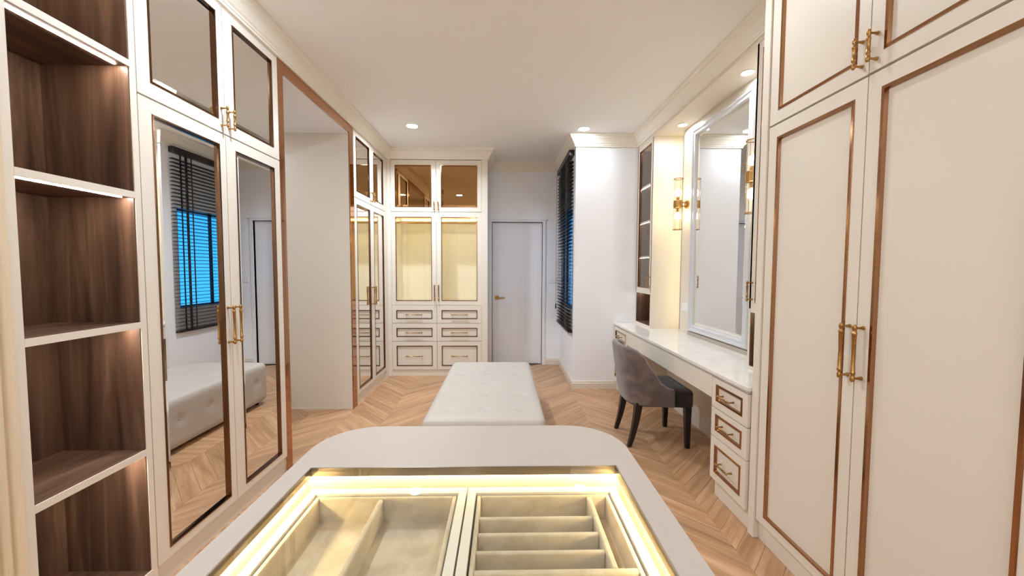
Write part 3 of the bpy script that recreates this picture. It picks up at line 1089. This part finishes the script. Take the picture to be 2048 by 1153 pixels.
# ------------------------------------------------------------------ display island
IX0, IX1, IY0, IY1, IZ = -.523, .340, -.30, 1.178, .93
GX0, GX1, GY0, GY1 = -.472, .281, -.06, .928
t = thing('display_island', ((IX0 + IX1) / 2, (IY0 + IY1) / 2, 0), 0, 'round-cornered island with a glass-topped lit jewellery display', 'island')
TX, TY = (IX0 + IX1) / 2, (IY0 + IY1) / 2
def rrect(x0, x1, y0, y1, r_, n=10):
    pts = []
    for cx_, cy_, a0 in ((x1 - r_, y1 - r_, 0), (x0 + r_, y1 - r_, 90), (x0 + r_, y0 + r_, 180), (x1 - r_, y0 + r_, 270)):
        for k in range(n + 1):
            a = R(a0 + 90 * k / n)
            pts.append((cx_ + r_ * math.cos(a), cy_ + r_ * math.sin(a)))
    return pts
def ring_top(mb, outer, inner, z0, z1, n=10):
    """outer rounded loop (4 arcs of n+1), inner rectangle corners in the same order"""
    m4 = len(outer)
    vs_ = [(x, y, z1) for x, y in outer] + [(x, y, z1) for x, y in inner] + [(x, y, z0) for x, y in outer] + [(x, y, z0) for x, y in inner]
    fs = []
    B = m4 + 4
    for c in range(4):
        for k in range(n):
            i = c * (n + 1) + k
            fs.append((i, i + 1, m4 + c))
            fs.append((B + i + 1, B + i, B + m4 + c))
        i, j = c * (n + 1) + n, ((c + 1) * (n + 1)) % m4
        c2 = (c + 1) % 4
        fs.append((i, j, m4 + c2, m4 + c))
        fs.append((B + j, B + i, B + m4 + c, B + m4 + c2))
        fs.append((m4 + c, m4 + c2, B + m4 + c2, B + m4 + c))
    for i in range(m4):
        j = (i + 1) % m4
        fs.append((j, i, B + i, B + j))
    mb.add(vs_, fs)
outer = [(x - TX, y - TY) for x, y in rrect(IX0, IX1, IY0, IY1, .15)]
inner = [(GX1 - TX, GY1 - TY), (GX0 - TX, GY1 - TY), (GX0 - TX, GY0 - TY), (GX1 - TX, GY0 - TY)]
mb = MB()
ring_top(mb, outer, inner, IZ - .022, IZ)
part('worktop', mb, 'counter', t, .002, 2, True)
mb = MB()
mb.prism([(x - TX, y - TY) for x, y in rrect(IX0 + .025, IX1 - .025, IY0 + .025, IY1 - .025, .13)], .08, .79)
part('body', mb, 'cream', t)
mb = MB()
o2 = [(x - TX, y - TY) for x, y in rrect(IX0 + .025, IX1 - .025, IY0 + .025, IY1 - .025, .13)]
i2 = [(GX1 + .016 - TX, GY1 + .02 - TY), (GX0 - .016 - TX, GY1 + .02 - TY), (GX0 - .016 - TX, GY0 - .02 - TY), (GX1 + .016 - TX, GY0 - .02 - TY)]
ring_top(mb, o2, i2, .79, IZ - .022)
part('display_surround', mb, 'cream', t, fix=True)
part('plinth', MB().prism([(x - TX, y - TY) for x, y in rrect(IX0 + .06, IX1 - .06, IY0 + .06, IY1 - .06, .1)], 0, .08), 'cream', t)
mb = MB()
w_ = .003
for q in ((GX0, GX1, GY1 - w_, GY1), (GX0, GX1, GY0, GY0 + w_), (GX0, GX0 + w_, GY0, GY1), (GX1 - w_, GX1, GY0, GY1)):
    mb.box(q[0] - TX, q[1] - TX, q[2] - TY, q[3] - TY, IZ - .020, IZ + .001)
part('metal_rim', mb, 'rim', t)
part('glass_top', MB().box(GX0 + w_ - TX, GX1 - w_ - TX, GY0 + w_ - TY, GY1 - w_ - TY, IZ - .008, IZ), 'glass', t)
for q in ((GX0 - .012, GX0 - .003, GY0, GY1), (GX1 + .003, GX1 + .012, GY0, GY1), (GX0, GX1, GY1 + .005, GY1 + .014)):
    part('led_strip', MB().box(q[0] - TX, q[1] - TX, q[2] - TY, q[3] - TY, IZ - .026, IZ - .0225), 'led_warm' if q[3] == GY1 else 'led_far', t)

def tray(name, x0, x1, y0, y1, label, dividers):
    t = thing(name, ((x0 + x1) / 2, (y0 + y1) / 2, .792), 0, label, 'tray', 'velvet trays under the island glass')
    cx_, cy_ = (x0 + x1) / 2, (y0 + y1) / 2
    def bx(m_, a, b, c, d_, e, f):
        m_.box(a - cx_, b - cx_, c - cy_, d_ - cy_, e - .792, f - .792)
    r_, vw, zr = .019, .009, .876
    m1 = MB()
    bx(m1, x0, x0 + r_, y0, y1, .80, zr); bx(m1, x1 - r_, x1, y0, y1, .80, zr)
    bx(m1, x0 + r_, x1 - r_, y1 - .022, y1, .80, zr); bx(m1, x0 + r_, x1 - r_, y0, y0 + .022, .80, zr)
    bx(m1, x0, x1, y0, y1, .792, .80)
    part('drawer_box', m1, 'cream', t)
    a0, a1, b0, b1 = x0 + r_ + .004, x1 - r_ - .004, y0 + .026, y1 - .026
    m2 = MB()
    zv = zr - .004
    bx(m2, a0, a0 + vw, b0, b1, .80, zv); bx(m2, a1 - vw, a1, b0, b1, .80, zv)
    bx(m2, a0 + vw, a1 - vw, b1 - vw, b1, .80, zv); bx(m2, a0 + vw, a1 - vw, b0, b0 + vw, .80, zv)
    part('velvet_wall', m2, 'tray', t, .003, 2)
    m3 = MB()
    bx(m3, a0 + vw, a1 - vw, b0 + vw, b1 - vw, .80, .815)
    part('velvet_floor', m3, 'tray', t)
    for (p0, p1, q0, q1, dz) in dividers(a0 + vw, a1 - vw, b0 + vw, b1 - vw):
        m4 = MB()
        bx(m4, p0, p1, q0, q1, .815, zv - dz)
        part('divider', m4, 'tray', t, .003, 2)
    return t
def div_left(a0, a1, b0, b1):
    return [(-.297, -.286, b0, b1, .002)]
def div_right(a0, a1, b0, b1):
    out = [(.200, .212, .674, b1, 0)]
    for y in (.825, .773, .722):
        out.append((a0, .200, y - .005, y + .005, .004))
    out.append((a0, a1, .662, .674, 0))
    out += [(.108, .118, .36, .662, .004), (.192, .202, .36, .662, .004), (.02, .03, .36, .662, .004), (a0, a1, .35, .36, 0)]
    return out
tray('jewellery_tray', GX0 + .002, -.0895, .02, .930, 'beige velvet tray with two long compartments under the island glass', div_left)
tray('jewellery_tray', -.0855, GX1 - .002, .02, .930, 'beige velvet tray split into narrow slots under the island glass', div_right)
